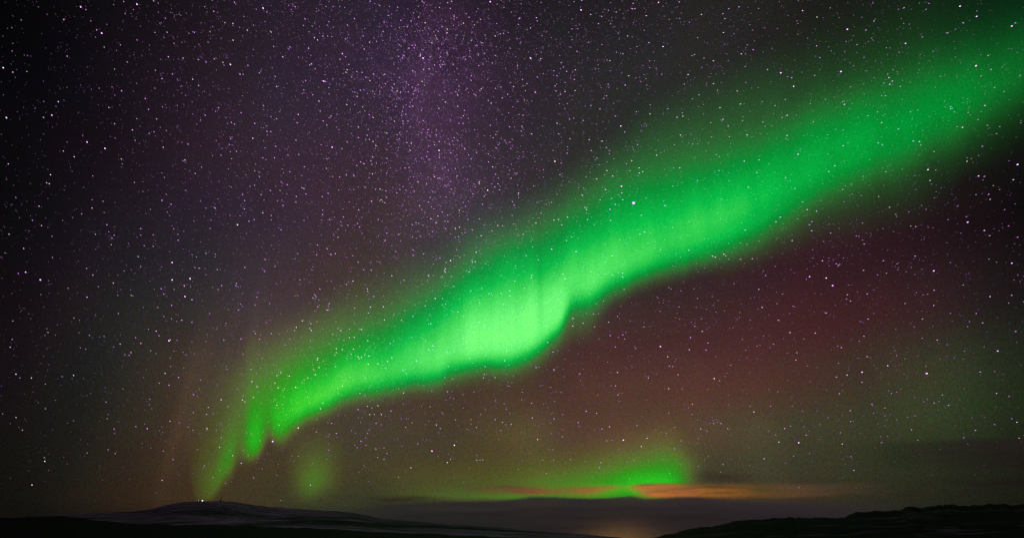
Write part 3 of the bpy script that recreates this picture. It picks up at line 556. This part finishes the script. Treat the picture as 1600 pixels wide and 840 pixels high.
# unit stretched octahedron with a bevelled body (18 faces) so that it reads as a round glint
def glint():
    V = []; Fc = []
    for i, (rr_, z) in enumerate(((.62, -.7), (1, 0), (.62, .7))):
        for k in range(8): V.append((rr_ * math.cos(k * math.pi / 4), rr_ * math.sin(k * math.pi / 4), z))
    V += [(0, 0, -1), (0, 0, 1)]
    for i in range(2):
        for k in range(8): Fc.append((i*8+k, i*8+(k+1)%8, i*8+8+(k+1)%8, i*8+8+k))
    for k in range(8): Fc.append((24, (k+1)%8, k)); Fc.append((25, 16+k, 16+(k+1)%8))
    return V, Fc
gV, gF = glint()
kinds = [('violet', (1.9, 0.80, 2.3)), ('white', (2.0, 1.35, 2.0)), ('yellowish', (2.0, 1.65, 1.4)), ('violet white', (10.0, 0.55, 4.0)), ('violet white', (4.0, 1.0, 2.6))]
lev = []
for kn, c in kinds:
    row = []
    for s_ in (1.0, 0.62, 0.4):
        m_ = emis('starlight_' + kn, tuple(v / 3 for v in c), 3 * s_)
        me = bpy.data.meshes.new('star_body'); me.from_pydata(gV, [], gF); me.materials.append(m_); row.append(me)
    lev.append(row)
special = {
 (990,317):'largest star, a round violet white dot in the upper side of the green band',
 (1448,583):'brightest star in the dark sky below the right half of the green band',
 (426,689):'bright violet star in the gap between the last green fold and the left hilltop',
 (675,704):'brightest star in the brown sky between the two green glows',
 (1248,691):'brightest star low above the orange cloud on the right',
 (1590,257):'bright violet star at the right edge just below the green band',
 (971,291):'second bright star just above left of the largest star in the green band',
 (1301,446):'bright white star at the right end of a small triangle in the maroon sky',
 (1459,423):'bright star in the maroon sky below the thick right part of the green band',
 (63,437):'bright violet star at the left edge, lower of a close pair at mid height',
 (766,3):'bright violet star touching the top edge right of the milky way',
 (1032,541):'brightest star in the dark red sky right of the brightest green bulge',
 (10,184):'bright star by itself at the left edge in the upper black sky',
 (297,435):'bright violet star topmost of a cluster on the left at mid height',
 (661,91):'bright star in the middle of the dense milky way',
 (466,668):'bright star just under the lower edge of the green band on the left',
 (50,757):'lowest bright star low in the left corner above the dark ground',
 (485,757):'star shining through the faint isolated green glow',
 (1512,347):'bright violet star halfway down the dark sky near the right edge',
 (1347,581):'bright star left of the brightest one in the lower right sky'}
def region(x, y):
    if f_band(np.array(x), np.array(y))[0] > 0.12: return 'shining through the %s part of the green band' % ('left' if x < 700 else 'middle' if x < 1080 else 'right')
    h = 'far left' if x < 200 else 'left' if x < 430 else 'middle left' if x < 620 else 'middle' if x < 860 else 'middle right' if x < 1100 else 'right' if x < 1350 else 'far right'
    v = 'top' if y < 110 else 'upper' if y < 250 else 'centre' if y < 430 else 'lower' if y < 620 else 'lowest'
    return 'in the %s %s of the sky' % (v, h)
def band_g(x, y): return float(f_band(np.array(float(x)), np.array(float(y)))[0])
for i, (x, y, b) in enumerate(stars[:300]):
    r_ = random.random(); g = band_g(x, y)
    k = (0 if r_ < .62 else 1 if r_ < .9 else 2) if b < 2.9 else 0
    l_ = 0 if b > 2.35 else 1 if b > 1.85 else 2
    if g > .1: k = 3 if g > .28 else 4
    d, a_, b_, rad = star_basis(x, y, 0.43 + 0.28 * (b - 1.2) + (0.9 if b > 4 else 0))
    o = bpy.data.objects.new('star', lev[k][l_]); col.objects.link(o)
    el_ = 1.0 if b > 4 else 1.28
    o.matrix_world = Matrix(((a_.x * rad * el_, b_.x * rad / el_ ** .5, d.x * rad, d.x * DIST), (a_.y * rad * el_, b_.y * rad / el_ ** .5, d.y * rad, d.y * DIST), (a_.z * rad * el_, b_.z * rad / el_ ** .5, d.z * rad, d.z * DIST), (0, 0, 0, 1)))
    lab = special.get((int(x), int(y)))
    if not lab: lab = '%s %s star %s' % ('bright' if b > 2.35 else 'fairly bright' if b > 1.85 else 'small clear', kinds[k][0] if kinds[k][0] != 'violet' else 'violet white', region(x, y))
    tag(o, lab, 'star', 'stars scattered over the night sky')
# the thousands of fainter ones
pts = []
def dens(x, y):
    s = 0.20 + 0.34 * math.exp(-((x - 640) / 330) ** 2) + 0.60 * math.exp(-((x - 645 - (y - 100) * .1) / 190) ** 2 - ((y - 170) / 260) ** 2) + .7 * math.exp(-((x - 655) / 55) ** 2 - ((y - 150) / 120) ** 2)
    s += 0.24 * math.exp(-((x - 880) / 190) ** 2 - ((y - 80) / 140) ** 2)
    if x < 260: s *= 0.45 + .55 * max(x, 0) / 260
    if x > 1350: s *= max(.35, 1 - (x - 1350) / 450)
    if y > 690: s *= max(0.0, 1 - (y - 690) / 85) * .8
    if y > 560: s *= .85
    return s
rr2 = random.Random(3)
n_try = 0
while n_try < 120000:
    n_try += 1
    x = rr2.uniform(-250, 1850); y = rr2.uniform(-260, 775)
    p = dens(x, y)
    if rr2.random() < p / 1.45:
        pts.append((x, y, 0.070 * rr2.paretovariate(1.4)))
    if rr2.random() < .03 * p:                     # small knots of stars
        for _ in range(rr2.randint(2, 5)): pts.append((x + rr2.gauss(0, 5), y + rr2.gauss(0, 5), 0.075 * rr2.paretovariate(1.3)))
for _ in range(2700):                             # star clouds of the milky way
    q = rr2.random(); yy = 40 + 330 * rr2.random() ** 1.1
    cx_ = 655 + 22 * math.sin(yy / 38.0) + (yy - 150) * .10
    pts.append((cx_ + rr2.gauss(0, 26 if q < .35 else 75), yy + rr2.gauss(0, 12), 0.085 * rr2.paretovariate(1.7)))
for (x, y, b) in stars[300:]: pts.append((x, y, 0.34 + .35 * (b - 1.0)))
oV = np.array([(1,0,0),(0,1,0),(-1,0,0),(0,-1,0),(0,0,1),(0,0,-1)], float); oF = np.array([(0,1,4),(1,2,4),(2,3,4),(3,0,4),(1,0,5),(2,1,5),(3,2,5),(0,3,5)])
Vs, Fs, Cs = [], [], []
for i, (x, y, m_) in enumerate(pts):
    m_ = min(m_, .9); d, a_, b_, rad = star_basis(x, y, 0.62 + .30 * m_)
    B = np.array([np.array(a_) * 1.42, np.array(b_) * .85, np.array(d)]) * rad
    Vs.append(oV @ B + np.array(d) * DIST * 1.01); Fs.append(oF + 6 * i)
    u = rr2.random()
    c = (.86, .34, 1.06) if u < .78 else (.95, .70, .95) if u < .95 else (1.0, .82, .66)
    g = band_g(x, y); k = m_ * 1.05 * (1.0 - .1 * min(1, g / .3))
    sv_ = float(veil_at(np.array(g)))
    if g > .06: c = tuple(q / (1 - f_ * sv_) for q, f_ in zip((1.1, .7, 1.15), (.8, .3, .5)))
    if x < 250: k *= .7
    if y > 680: k *= .7
    Cs.append(np.tile([c[0] * k, c[1] * k, c[2] * k, 1], (6, 1)))
M_sf, t_, out_ = material('faint_starlight')
at = t_.nodes.new('ShaderNodeAttribute'); at.attribute_name = 'glow'; em = t_.nodes.new('ShaderNodeEmission'); t_.links.new(at.outputs['Color'], em.inputs[0]); t_.links.new(em.outputs[0], out_.inputs[0])
sf = mesh_obj('star_field', np.concatenate(Vs), np.concatenate(Fs), M_sf, smooth=False)
ca_ = sf.data.color_attributes.new('glow', 'FLOAT_COLOR', 'POINT'); ca_.data.foreach_set('color', np.concatenate(Cs).astype(np.float32).ravel())
tag(sf, 'thousands of faint violet and white stars filling the sky', 'stars', kind='stuff')
print('faint stars', len(pts))
